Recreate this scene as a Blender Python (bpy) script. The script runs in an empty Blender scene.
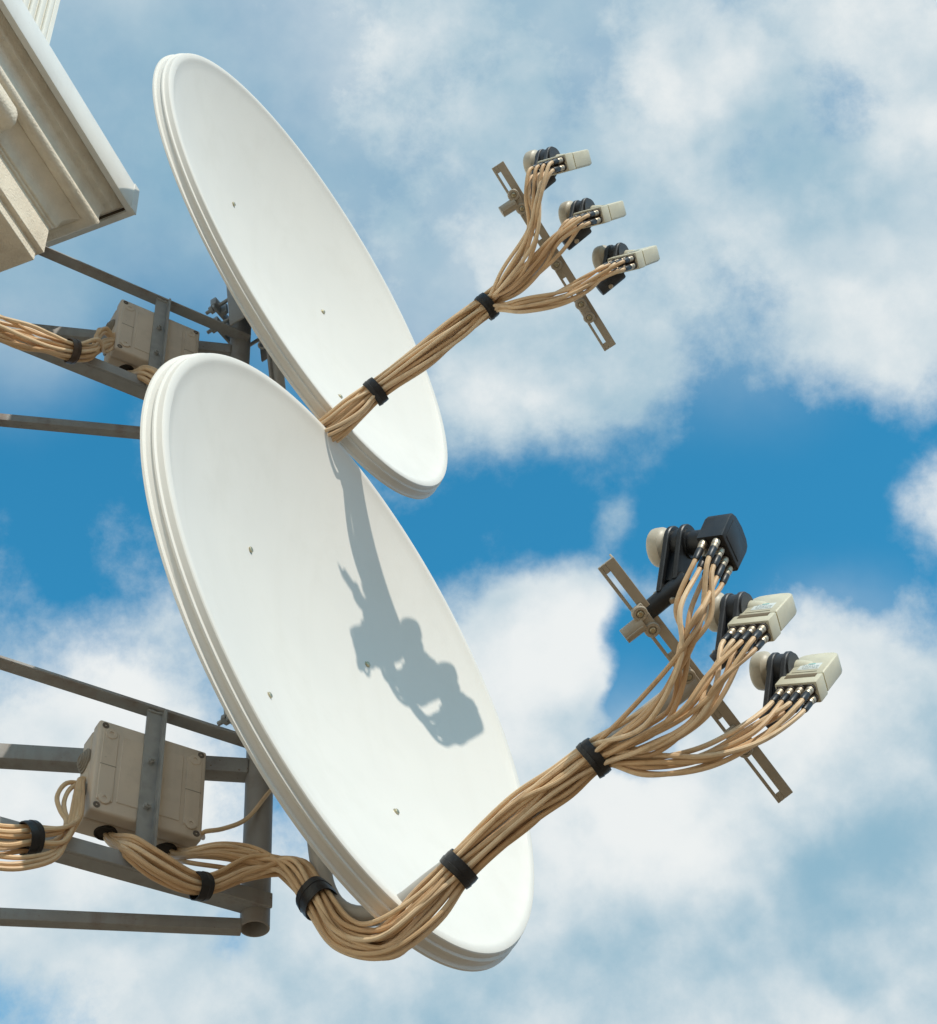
import bpy, bmesh, math, random
from mathutils import Vector, Matrix
random.seed(7)
R = math.radians
V = Vector
scene = bpy.context.scene
COL = scene.collection

# ------------------------------------------------------------------ measured place
F_PX, CX, CY = 1653.32, 468.5, 512.0
CAM = V((0, 0, 1.65))
RX = V((0.9951476, 0.0715842, -0.0675045))     # camera right  (world)
RY = V((0.0983929, -0.7240042, 0.6827421))     # camera up     (world)
RZ = V((0.0, 0.6860712, 0.7275344))            # camera forward(world)
UP = V((0, 0, 1))


def ray(px, py):
    return RX * ((px - CX) / F_PX) + RY * ((CY - py) / F_PX) + RZ


def hit(px, py, p0, nv):
    r = ray(px, py)
    return CAM + r * ((p0 - CAM).dot(nv) / r.dot(nv))


class Dish:
    def __init__(s, C, n, w, h):
        s.C, s.n, s.w, s.h = V(C), V(n), V(w), V(h)

    def P(s, n, w, h):
        return s.C + s.n * n + s.w * w + s.h * h

    def at(s, px, py, w=0.0):
        return hit(px, py, s.C + s.w * w, s.w)

    def loc(s, P):
        q = P - s.C
        return (q.dot(s.n), q.dot(s.w), q.dot(s.h))

    def matrix(s, o=None):
        m = Matrix((s.n, s.w, s.h)).transposed().to_4x4()
        m.translation = s.C if o is None else o
        return m


DL = Dish((-0.158631, 1.667648, 3.192023), (0.8839182, -0.4541716, 0.1114310), (-0.4570180, -0.8894575, 0), (-0.0991131, 0.0509259, 0.9937722))
DU = Dish((-0.228206, 1.724611, 4.161419), (0.8892324, -0.4458739, 0.1022850), (-0.4482248, -0.8939209, 0), (-0.0914347, 0.0458467, 0.9947551))
A_, B_, BOWL = 0.43658, 0.46929, 0.095
POST_L = V((-0.312, 1.747, 2.80))
SHIFT_U = V((-0.069, 0.054, 0.990))            # the same bracket, one storey of the mast higher
DN = V((math.cos(R(36)), math.sin(R(36)), 0))  # near arms
NN = V((math.sin(R(36)), -math.cos(R(36)), 0))
DF = V((math.cos(R(14.5)), math.sin(R(14.5)), 0))  # far arms
NF = V((DF.y, -DF.x, 0))


def nearp(px, py, off, upper=False):
    p = POST_L + (SHIFT_U if upper else V((0, 0, 0)))
    return hit(px, py, p + NN * off, NN)


# ------------------------------------------------------------------ materials
def new_mat(name):
    m = bpy.data.materials.new(name)
    m.use_nodes = True
    nt = m.node_tree
    return m, nt, nt.nodes['Principled BSDF']


def mat(name, col, rough=0.5, metal=0.0, var=0.12, scale=40.0, bump=0.0, bscale=200.0, stain=None, stain_amt=0.35, stain_scale=9.0, spec=0.5):
    m, nt, b = new_mat(name)
    N, L = nt.nodes, nt.links
    tc = N.new('ShaderNodeTexCoord')
    n1 = N.new('ShaderNodeTexNoise'); n1.inputs['Scale'].default_value = scale; n1.inputs['Detail'].default_value = 6
    L.new(tc.outputs['Object'], n1.inputs['Vector'])
    mr = N.new('ShaderNodeMapRange'); mr.inputs['From Min'].default_value = .3; mr.inputs['From Max'].default_value = .7
    mr.inputs['To Min'].default_value = 1 - var; mr.inputs['To Max'].default_value = 1 + var * .6
    L.new(n1.outputs['Fac'], mr.inputs['Value'])
    mul = N.new('ShaderNodeMix'); mul.data_type = 'RGBA'; mul.blend_type = 'MULTIPLY'; mul.inputs['Factor'].default_value = 1
    mul.inputs['A'].default_value = (*col, 1)
    L.new(mr.outputs['Result'], mul.inputs['B'])
    out = mul.outputs['Result']
    if stain:
        n2 = N.new('ShaderNodeTexNoise'); n2.inputs['Scale'].default_value = stain_scale; n2.inputs['Detail'].default_value = 9
        n2.inputs['Roughness'].default_value = .65
        L.new(tc.outputs['Object'], n2.inputs['Vector'])
        r2 = N.new('ShaderNodeMapRange'); r2.inputs['From Min'].default_value = .52; r2.inputs['From Max'].default_value = .75
        r2.inputs['To Max'].default_value = stain_amt
        L.new(n2.outputs['Fac'], r2.inputs['Value'])
        mx = N.new('ShaderNodeMix'); mx.data_type = 'RGBA'; mx.inputs['B'].default_value = (*stain, 1)
        L.new(r2.outputs['Result'], mx.inputs['Factor']); L.new(out, mx.inputs['A'])
        out = mx.outputs['Result']
    L.new(out, b.inputs['Base Color'])
    b.inputs['Roughness'].default_value = rough
    b.inputs['Metallic'].default_value = metal
    b.inputs['Specular IOR Level'].default_value = spec
    r3 = N.new('ShaderNodeMapRange'); r3.inputs['To Min'].default_value = max(.05, rough - .1); r3.inputs['To Max'].default_value = min(1, rough + .12)
    L.new(n1.outputs['Fac'], r3.inputs['Value']); L.new(r3.outputs['Result'], b.inputs['Roughness'])
    if bump:
        n3 = N.new('ShaderNodeTexNoise'); n3.inputs['Scale'].default_value = bscale; n3.inputs['Detail'].default_value = 4
        L.new(tc.outputs['Object'], n3.inputs['Vector'])
        bp = N.new('ShaderNodeBump'); bp.inputs['Strength'].default_value = bump; bp.inputs['Distance'].default_value = .003
        L.new(n3.outputs['Fac'], bp.inputs['Height']); L.new(bp.outputs['Normal'], b.inputs['Normal'])
    return m


M = {}
M['dish'] = mat('dish_white_paint', (.76, .73, .675), .55, var=.025, scale=6, bump=.03, bscale=260, stain=(.56, .53, .46), stain_amt=.2, stain_scale=7, spec=.3)
M['bar'] = mat('grey_painted_steel', (.345, .34, .33), .6, var=.16, scale=26, bump=.08, bscale=300, stain=(.13, .075, .045), stain_amt=.75, stain_scale=13, spec=.35)
M['galv'] = mat('galvanised_steel', (.36, .36, .35), .5, metal=.35, var=.2, scale=60, bump=.05, stain=(.22, .15, .09), stain_amt=.5, stain_scale=30)
M['pole'] = mat('pole_paint', (.30, .275, .25), .5, var=.12, scale=20, bump=.04, stain=(.15, .10, .07), stain_amt=.6, stain_scale=11)
M['arm'] = mat('arm_grey_paint', (.42, .39, .35), .45, var=.1, scale=30, stain=(.2, .16, .12), stain_amt=.3)
M['rail'] = mat('rail_beige_plastic', (.42, .36, .28), .5, var=.1, scale=60, bump=.03, stain=(.18, .15, .11), stain_amt=.4, stain_scale=30)
M['black'] = mat('black_plastic', (.016, .017, .019), .42, var=.25, scale=90, bump=.05, bscale=500)
M['charcoal'] = mat('charcoal_plastic', (.045, .048, .055), .5, var=.2, scale=90, bump=.05, bscale=500)
M['tape'] = mat('black_tape', (.014, .014, .016), .38, var=.3, scale=120, bump=.3, bscale=160)
M['browntape'] = mat('brown_tape', (.07, .045, .03), .45, var=.3, scale=120, bump=.3, bscale=160)
M['cream'] = mat('cream_plastic', (.66, .61, .46), .45, var=.06, scale=60, bump=.02, bscale=600, stain=(.45, .38, .25), stain_amt=.25, stain_scale=40)
M['cap'] = mat('feed_cap_plastic', (.56, .49, .38), .45, var=.08, scale=60, stain=(.36, .28, .18), stain_amt=.3, stain_scale=40)
M['metal'] = mat('nickel', (.55, .46, .35), .42, metal=.8, var=.2, scale=120)
M['gold'] = mat('yellow_zinc_screw', (.5, .44, .30), .35, metal=.8, var=.25, scale=200)
M['sticker'] = mat('sticker_paper', (.72, .74, .70), .5, var=.05, scale=90)
M['print'] = mat('sticker_print', (.42, .46, .44), .6, var=.1, scale=90)
M['printg'] = mat('sticker_mark', (.30, .58, .55), .6, var=.1, scale=90)
M['seam'] = mat('dark_seam', (.16, .12, .07), .8, var=.1)
M['socket'] = mat('socket_plate', (.075, .06, .05), .7, var=.2, scale=100)
M['box'] = mat('junction_box_plastic', (.64, .53, .42), .55, var=.07, scale=22, bump=.03, bscale=400, stain=(.30, .25, .19), stain_amt=.4, stain_scale=14)
M['grommet'] = mat('rubber_grommet', (.30, .255, .20), .7, var=.12, scale=50)
M['screwcap'] = mat('brown_screw_cap', (.13, .10, .075), .6, var=.2)
M['hole'] = mat('dark_recess', (.035, .027, .02), .9, var=.2)
M['stucco'] = mat('cream_stucco', (.86, .785, .66), .85, var=.07, scale=30, bump=.6, bscale=240, stain=(.50, .42, .32), stain_amt=.3, stain_scale=9, spec=.2)
M['flash'] = mat('white_metal_flashing', (.78, .78, .75), .5, var=.04, scale=16, stain=(.5, .47, .42), stain_amt=.2, spec=.4)
M['gasket'] = mat('brown_seal', (.10, .07, .045), .8, var=.2)
M['pilaster'] = mat('white_render', (.80, .785, .72), .8, var=.04, scale=25, bump=.1, bscale=200, spec=.2)
def streaks(m, col, amt):
    """faint runs of dust washed down the face"""
    nt = m.node_tree; N, L = nt.nodes, nt.links
    b = N['Principled BSDF']
    src = b.inputs['Base Color'].links[0].from_socket
    tc = N.new('ShaderNodeTexCoord'); mp = N.new('ShaderNodeMapping'); mp.inputs['Scale'].default_value = (26, 26, 1.3)
    L.new(tc.outputs['Object'], mp.inputs['Vector'])
    n = N.new('ShaderNodeTexNoise'); n.inputs['Scale'].default_value = 1.0; n.inputs['Detail'].default_value = 7; n.inputs['Roughness'].default_value = .6
    L.new(mp.outputs['Vector'], n.inputs['Vector'])
    sp = N.new('ShaderNodeTexNoise'); sp.inputs['Scale'].default_value = 190; sp.inputs['Detail'].default_value = 2
    L.new(tc.outputs['Object'], sp.inputs['Vector'])
    r = N.new('ShaderNodeMapRange'); r.inputs['From Min'].default_value = .52; r.inputs['From Max'].default_value = .80; r.inputs['To Max'].default_value = amt
    L.new(n.outputs['Fac'], r.inputs['Value'])
    r2 = N.new('ShaderNodeMapRange'); r2.inputs['From Min'].default_value = .70; r2.inputs['From Max'].default_value = .78; r2.inputs['To Max'].default_value = amt * 1.3
    L.new(sp.outputs['Fac'], r2.inputs['Value'])
    ad = N.new('ShaderNodeMath'); ad.operation = 'ADD'; ad.use_clamp = True
    L.new(r.outputs['Result'], ad.inputs[0]); L.new(r2.outputs['Result'], ad.inputs[1])
    mx = N.new('ShaderNodeMix'); mx.data_type = 'RGBA'; mx.inputs['B'].default_value = (*col, 1)
    L.new(ad.outputs[0], mx.inputs['Factor']); L.new(src, mx.inputs['A']); L.new(mx.outputs['Result'], b.inputs['Base Color'])


streaks(M['dish'], (.52, .47, .38), .09)
streaks(M['stucco'], (.50, .42, .32), .30)
streaks(M['flash'], (.52, .49, .44), .25)
streaks(M['bar'], (.15, .085, .05), .55)
streaks(M['box'], (.36, .30, .23), .35)
CABM = []
for i, c in enumerate([(.76, .53, .315), (.70, .47, .265), (.80, .585, .37), (.64, .42, .235)]):
    CABM.append(mat('tan_cable_jacket_%d' % i, c, .48, var=.10, scale=14, stain=(.30, .18, .09), stain_amt=.5, stain_scale=35, spec=.35))
M['ground'] = mat('terrace_paving', (.18, .120, .070), .9, var=.15, scale=2)

# ------------------------------------------------------------------ mesh helpers


def obj(name, bm, m, parent=None, loc=None, smooth=True, angle=35):
    """bm is in world space when loc is given (a thing), else in the parent's local space."""
    me = bpy.data.meshes.new(name)
    bmesh.ops.recalc_face_normals(bm, faces=bm.faces)
    if loc is not None:
        bmesh.ops.translate(bm, verts=bm.verts, vec=-V(loc))
    bm.to_mesh(me); bm.free()
    ms = m if isinstance(m, (list, tuple)) else [m]
    for x in ms:
        me.materials.append(x)
    if smooth:
        for p in me.polygons:
            p.use_smooth = True
        me.set_sharp_from_angle(angle=R(angle))
    o = bpy.data.objects.new(name, me)
    COL.objects.link(o)
    if loc is not None:
        o.location = loc
    if parent:
        o.parent = parent
    return o


def thing(name, label, cat, mw=None, group=None):
    o = bpy.data.objects.new(name, None)
    o.empty_display_size = .05
    COL.objects.link(o)
    if mw is not None:
        o.matrix_world = mw
    tag(o, label, cat, group)
    return o


def tag(o, label, cat, group=None):
    o['label'] = label; o['category'] = cat
    if group:
        o['group'] = group


def bx(bm, c, ax, hd, bev=0.0, seg=2, mi=0):
    ax = [V(a) for a in ax]
    vs = {}
    for i in (-1, 1):
        for j in (-1, 1):
            for k in (-1, 1):
                vs[i, j, k] = bm.verts.new(V(c) + ax[0] * (i * hd[0]) + ax[1] * (j * hd[1]) + ax[2] * (k * hd[2]))
    q = [[(-1, -1, -1), (-1, -1, 1), (-1, 1, 1), (-1, 1, -1)], [(1, -1, -1), (1, 1, -1), (1, 1, 1), (1, -1, 1)],
         [(-1, -1, -1), (1, -1, -1), (1, -1, 1), (-1, -1, 1)], [(-1, 1, -1), (-1, 1, 1), (1, 1, 1), (1, 1, -1)],
         [(-1, -1, -1), (-1, 1, -1), (1, 1, -1), (1, -1, -1)], [(-1, -1, 1), (1, -1, 1), (1, 1, 1), (-1, 1, 1)]]
    fs = [bm.faces.new([vs[t] for t in f]) for f in q]
    for f in fs:
        f.material_index = mi
    if bev:
        es = list({e for f in fs for e in f.edges})
        r = bmesh.ops.bevel(bm, geom=es, offset=bev, segments=seg, profile=.5, affect='EDGES')
        for f in r['faces']:
            f.material_index = mi


AXES = ((1, 0, 0), (0, 1, 0), (0, 0, 1))


def bxm(bm, lo, hi, bev=0.0, seg=2, mi=0):
    lo, hi = V(lo), V(hi)
    bx(bm, (lo + hi) / 2, AXES, (hi - lo) / 2, bev, seg, mi)


def perp(t, ref):
    t = t.normalized()
    b1 = (ref - t * ref.dot(t))
    if b1.length < 1e-4:
        b1 = t.orthogonal()
    b1.normalize()
    return b1, t.cross(b1)


def ring_sweep(bm, rings, cap0=True, cap1=True, mi=0):
    vv = [[bm.verts.new(p) for p in r] for r in rings]
    n = len(vv[0])
    for a, b in zip(vv, vv[1:]):
        for i in range(n):
            f = bm.faces.new((a[i], a[(i + 1) % n], b[(i + 1) % n], b[i])); f.material_index = mi
    if cap0:
        bm.faces.new(list(reversed(vv[0]))).material_index = mi
    if cap1:
        bm.faces.new(vv[-1]).material_index = mi


def tube(bm, pts, r, sides=10, caps=True, mi=0):
    pts = [V(p) for p in pts]
    n = len(pts)
    b1 = None
    rings = []
    for i, p in enumerate(pts):
        t = (pts[min(i + 1, n - 1)] - pts[max(i - 1, 0)]).normalized()
        if b1 is None:
            b1, b2 = perp(t, t.orthogonal())
        else:
            b1 = b1 - t * b1.dot(t); b1.normalize(); b2 = t.cross(b1)
        rr = r[i] if isinstance(r, (list, tuple)) else r
        rings.append([p + (b1 * math.cos(a) + b2 * math.sin(a)) * rr for a in [2 * math.pi * k / sides for k in range(sides)]])
    ring_sweep(bm, rings, caps, caps, mi)


def lathe(bm, o, axis, prof, sides=24, ref=None, mi=0, cap=True, sx=1.0, sy=1.0):
    axis = V(axis).normalized(); o = V(o)
    b1, b2 = perp(axis, V(ref) if ref is not None else axis.orthogonal())
    rings = []
    for s, r in prof:
        rings.append([o + axis * s + (b1 * (math.cos(a) * sx) + b2 * (math.sin(a) * sy)) * max(r, 1e-5) for a in [2 * math.pi * k / sides for k in range(sides)]])
    ring_sweep(bm, rings, cap, cap, mi)


def catmull(P, step=.007):
    P = [V(p) for p in P]
    P = [P[0] * 2 - P[1]] + P + [P[-1] * 2 - P[-2]]
    out = []
    for i in range(1, len(P) - 2):
        p0, p1, p2, p3 = P[i - 1:i + 3]
        def tj(ti, a, b): return ti + max((b - a).length, 1e-6) ** .5
        t0 = 0; t1 = tj(t0, p0, p1); t2 = tj(t1, p1, p2); t3 = tj(t2, p2, p3)
        n = max(2, int((p2 - p1).length / step))
        for k in range(n):
            t = t1 + (t2 - t1) * k / n
            A1 = p0 * ((t1 - t) / (t1 - t0)) + p1 * ((t - t0) / (t1 - t0))
            A2 = p1 * ((t2 - t) / (t2 - t1)) + p2 * ((t - t1) / (t2 - t1))
            A3 = p2 * ((t3 - t) / (t3 - t2)) + p3 * ((t - t2) / (t3 - t2))
            B1 = A1 * ((t2 - t) / (t2 - t0)) + A2 * ((t - t0) / (t2 - t0))
            B2 = A2 * ((t3 - t) / (t3 - t1)) + A3 * ((t - t1) / (t3 - t1))
            out.append(B1 * ((t2 - t) / (t2 - t1)) + B2 * ((t - t1) / (t2 - t1)))
    out.append(P[-2])
    return out


# ------------------------------------------------------------------ satellite dish (local frame: x=n facing out, y=w, z=h)
def reflector_bm():
    bm = bmesh.new()
    NS = 160
    # from the bowl's centre outwards over the lip and round to the back
    prof = []
    for k in range(0, 27):
        s = k / 26
        rr = s * (1 - .0155 / .45)
        prof.append((-BOWL * (1 - s * s) - .0035 * s, rr, 0.0))
    prof += [(-.0015, 1, -.013), (-.0004, 1, -.009), (0, 1, -.0035), (-.0006, 1, -.0010), (-.0020, 1, .0002), (-.0095, 1, .0016), (-.0099, 1, .0042), (-.0105, 1, .0054),
             (-.0128, 1, .0058), (-.0134, 1, .0050), (-.0138, 1, .0036), (-.0222, 1, .0062), (-.0227, 1, .0094), (-.0234, 1, .0110), (-.0262, 1, .0117), (-.0270, 1, .0110), (-.0273, 1, .0085), (-.0262, 1, .002), (-.018, 1, -.009)]
    for k in range(24, -1, -3):
        s = k / 26
        prof.append((-BOWL * (1 - s * s) - .0035 * s - .0045, s * (1 - .0155 / .45), 0.0))
    rings = []
    for n, s, e in prof:
        s = max(s, 1e-4)
        rings.append([V((n, (A_ * s + e) * math.cos(t), (B_ * s + e) * math.sin(t))) for t in [2 * math.pi * q / NS for q in range(NS)]])
    ring_sweep(bm, rings)
    return bm


def bowl_n(w, h):
    s2 = ((w / A_) ** 2 + (h / B_) ** 2) / (1 - .0155 / .45) ** 2
    return -BOWL * (1 - s2) - .0035 * math.sqrt(s2)


ARM_PTS = [(-.112, 0, -.20), (-.112, 0, -.33), (-.108, 0, -.375), (-.092, 0, -.412), (-.06, 0, -.4385), (-.015, 0, -.4485), (.03, 0, -.4395), (.1, 0, -.4245), (.25, 0, -.391), (.412, 0, -.3555)]


def rail_frame(e0, e1):
    t = (V(e0) - V(e1)).normalized()
    dh = V((.96, 0, .26)); dh = (dh - t * dh.dot(t)).normalized()
    m = t.cross(dh)
    if m.z > 0:
        m = -m
    return t, dh, m


def make_dish(D, label, e0, e1, clamp_w):
    root = thing('satellite_dish', label, 'satellite dish', D.matrix())
    obj('reflector', reflector_bm(), M['dish'], root, angle=28)
    for (w, h) in ((.142, .114), (-.148, .112), (.142, -.172), (-.145, -.180)):
        b = bmesh.new()
        n0 = bowl_n(w, h)
        ax = V((1, -w * .45, -h * .45)).normalized()
        lathe(b, (n0 - .001, w, h), ax, [(0, .0058), (.0008, .0058), (.0012, .0044), (.0034, .0042), (.0042, .003), (.0044, .0004)], 14)
        obj('screw', b, M['gold'], root)
    # feed arm
    b = bmesh.new()
    tube(b, catmull(ARM_PTS, .012), .0128, 16)
    obj('feed_arm', b, M['arm'], root)
    b = bmesh.new()
    lathe(b, (-.030, .0, -.4745), (0, .3, -1), [(0, .0052), (.002, .0052), (.0026, .0036), (.0046, .0034), (.005, .0005)], 12)
    obj('screw', b, M['metal'], root)
    # mount behind the reflector
    b = bmesh.new()
    bxm(b, (-.118, -.075, -.105), (-.1125, .075, .09), .002)
    bxm(b, (-.168, -.050, -.095), (-.1185, -.046, .08), .001)
    bxm(b, (-.168, .046, -.095), (-.1185, .050, .08), .001)
    bxm(b, (-.1165, -.02, -.30), (-.1115, .02, -.1055), .001)
    mount = obj('mount_bracket', b, M['bar'], root)
    for hz in (.018, -.046):
        b = bmesh.new()   # saddle plates with raised jaws, on the far side of the mast
        bx(b, (-.2035, 0, hz), AXES, (.0025, .044, .013), .001)
        for sy in (-1, 1):
            bx(b, (-.195, sy * .021, hz), AXES, (.0068, .0035, .014), .001)
            bx(b, (-.2025, sy * .037, hz + .006), AXES, (.0065, .008, .010), .002)
        obj('clamp_jaw', b, M['galv'], mount)
        b = bmesh.new()
        for sy in (-1, 1):
            tube(b, [(-.226, sy * .034, hz), (-.15, sy * .034, hz)], .0036, 10)
            lathe(b, (-.2165, sy * .034, hz), (1, 0, 0), [(0, .0078), (.0068, .0078)], 6)
        obj('clamp_bolt', b, M['galv'], mount)
    b = bmesh.new()
    ring = [V((-.047, .20 + .008 * math.cos(t), -.385 + .0095 * math.sin(t))) for t in [2 * math.pi * k / 20 for k in range(21)]]
    # multifeed rail: slotted flange, upright lip, clamps with two screw bosses and a stub
    t, dh, m = rail_frame(e0, e1)
    b.free()
    e0, e1 = V(e0), V(e1)
    Lr = (e0 - e1).length
    b = bmesh.new()
    o = e1
    def q(s, x, y):  # along rail, along dh, along m
        return o + t * s + dh * x + m * y
    th = .0014
    def flat(s0, s1, x0, x1, y0=-th, y1=th):
        bx(b, q((s0 + s1) / 2, (x0 + x1) / 2, (y0 + y1) / 2), (t, dh, m), ((s1 - s0) / 2, (x1 - x0) / 2, (y1 - y0) / 2), .0006, 1)
    xs0, xs1, xa, xb = -.0105, -.0064, -.0008, .0115
    slots = [(.012, .075), (.10, .135), (Lr - .135, Lr - .10), (Lr - .075, Lr - .012)]
    flat(.0, Lr, xa, xb)                       # wide solid web
    flat(.0, Lr, xs0, xs1)                     # narrow strip on the other side of the slots
    prev = 0
    for s0, s1 in slots:
        flat(prev, s0, xs1, xa); prev = s1
    flat(prev, Lr, xs1, xa)
    flat(.0, Lr, xb - .0022, xb, -.013, -th - .0001)      # upright lip at the back edge
    rail = obj('multifeed_rail', b, M['rail'], root)
    for cw in clamp_w:
        s = (cw - e1.y) / t.y
        b = bmesh.new()
        bx(b, q(s, -.003, .0046), (t, dh, m), (.021, .0075, .003), .0015)
        for ds in (-.0125, .0125):
            lathe(b, q(s + ds, -.004, .004), m, [(0, .0092), (.005, .0092), (.0062, .0082), (.0062, .0052), (.0045, .005), (.0045, .0002)], 18)
        if cw == max(clamp_w):      # only the first one has an empty tube stub
            lathe(b, q(s, -.034, .004), dh, [(0, .0002), (.0001, .0075), (.0001, .0092), (.027, .0095)], 18)
            bx(b, q(s, -.022, .0125), (t, dh, m), (.0012, .012, .002), .0005, 1)
        cl = obj('rail_clamp', b, M['rail'], rail)
        b = bmesh.new()
        for ds in (-.0125, .0125):
            lathe(b, q(s + ds, -.004, .0083), m, [(0, .0036), (.0022, .0036), (.003, .0026), (.0031, .0004)], 12)
        obj('clamp_screw', b, M['gold'], rail)
    return root


RAIL_L = ((.400, .170, -.293), (.423, -.181, -.424))
RAIL_U = ((.413, .150, -.292), (.418, -.153, -.451))
dishL = make_dish(DL, 'nearer white dish in front, with the shadow of receiver heads on its face', *RAIL_L, (.092, 0, -.088))
dishU = make_dish(DU, 'upper white dish whose lower end is overlapped by the nearer dish', *RAIL_U, (.092, 0, -.088))
# cable clip eyelet seen behind the upper dish
b = bmesh.new()
c = DU.at(262, 345, .04)
ev, ew = RX, RY
tube(b, [c + (ev * math.cos(t) + ew * math.sin(t)) * .0058 for t in [2 * math.pi * k / 24 for k in range(25)]], .0019, 8, caps=False)
bx(b, c + ew * .010 + ev * .003, (ev, ew, RZ), (.003, .005, .0012), .0005, 1)
DUi = DU.matrix().inverted()
bmesh.ops.transform(b, matrix=DUi, verts=b.verts)
obj('eyelet', b, M['galv'], dishU)

# ------------------------------------------------------------------ receiver heads (local: x toward the dish, y up off the axis, z = w)
LEG = (V((.035, -.103, 0)), V((-.72, .685, 0)).normalized())    # axis of the holder tube


def head_matrix(D, n, w, h):
    a = (D.n * -.88 + D.h * .475).normalized()
    g = (D.n * .475 + D.h * .88).normalized()
    m = Matrix((a, g, D.w)).transposed().to_4x4()
    m.translation = D.P(n, w, h)
    return m


def holder_parts(root, mt, shift=0.0, rd=.0232, s0=.013):
    b = bmesh.new()
    o, d = LEG
    o = o + V((0, shift, 0))
    for x0 in (.0035, -.0135):
        s = (x0 + .0045 - o.x) / d.x
        yl = (o + d * s).y + .004
        # D-shaped plate: round head running down to the tube
        prof = []
        for k in range(19):
            t = math.pi * k / 18
            prof.append((rd * math.cos(t), rd * math.sin(t)))
        prof += [(-rd * .95, -.008), (-.0125, yl), (.0125, yl), (rd * .95, -.008)]
        rings = [[V((xx, y * sc, z * sc)) for z, y in prof] for xx, sc in ((x0, .955), (x0 + .0012, 1), (x0 + .0052, 1), (x0 + .0064, .955))]
        ring_sweep(b, rings)
    tube(b, [(-.016, 0, 0), (.012, 0, 0)], .0185, 24)
    bx(b, (-.003, -.03, 0), AXES, (.008, .026, .008), .002)
    obj('clamp_bracket', b, mt, root)
    b = bmesh.new()
    lathe(b, o, d, [(s0, .0066), (s0 + .0001, .0088), (s0 + .0001, .0106), (s0 + .003, .0112), (.074, .0112), (.0765, .010), (.0765, .0065), (.070, .006)], 22)
    ht = obj('holder_tube', b, mt, root)
    b = bmesh.new()
    sd = V((d.y, -d.x, 0))
    for s, sg in ((.038, 1), (.047, -1)):
        lathe(b, o + d * s + sd * sg * .0105, sd * sg, [(0, .004), (.003, .004), (.0036, .003), (.004, .0003)], 10)
    obj('tube_screw', b, M['metal'], ht)


def cap_part(root, mt):
    b = bmesh.new()
    lathe(b, (.011, 0, 0), (1, 0, 0), [(0, .0180), (.003, .0190), (.0060, .0212), (.0072, .0228), (.0095, .0234), (.0165, .0234), (.0200, .0226), (.0222, .0206), (.0236, .0168), (.0242, .010), (.0243, .0003)], 32)
    obj('feed_cap', b, mt, root)


def connector(root, p, skew):
    x, z = p[0], p[2]
    y0 = p[1]
    b = bmesh.new()
    lathe(b, (x, y0 + .003, z), (0, -1, 0), [(0, .0034), (.0055, .0034), (.0056, .0047), (.0125, .0047), (.0126, .0042), (.017, .0042), (.0185, .0036)], 12)
    c = obj('connector', b, M['metal'], root)
    b = bmesh.new()
    jit = .012 + random.random() * .008
    lathe(b, (x, y0 - .0145, z), (0, -1, 0), [(0, .0036), (.001, .0043), (jit, .0042), (jit + .003, .0036)], 12)
    obj('boot', b, M['black'], c)
    c.rotation_euler = (skew, 0, 0)
    return c


CREAM_CON = [(x, -.0510, z) for z in (-.0056, -.0172) for x in (-.0165, -.0288, -.0411, -.0534)]
BLACK_CON = [(x, -.0285, z) for x in (-.0650, -.0485) for z in (.0195, .0065, -.0065, -.0195)]


def fit(bm, src, dst):
    """bring a part drawn in one box (lo, hi) to another"""
    for v in bm.verts:
        for i in range(3):
            k = (v.co[i] - src[0][i]) / (src[1][i] - src[0][i])
            v.co[i] = dst[0][i] + k * (dst[1][i] - dst[0][i])


CR_SRC = ((-.0885, -.069, -.037), (-.012, .0135, 0))
CR_DST = ((-.0605, -.0507, -.0241), (-.0095, .0387, .0019))


def remap(p):
    return tuple(CR_DST[0][i] + (p[i] - CR_SRC[0][i]) / (CR_SRC[1][i] - CR_SRC[0][i]) * (CR_DST[1][i] - CR_DST[0][i]) for i in range(3))


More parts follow.
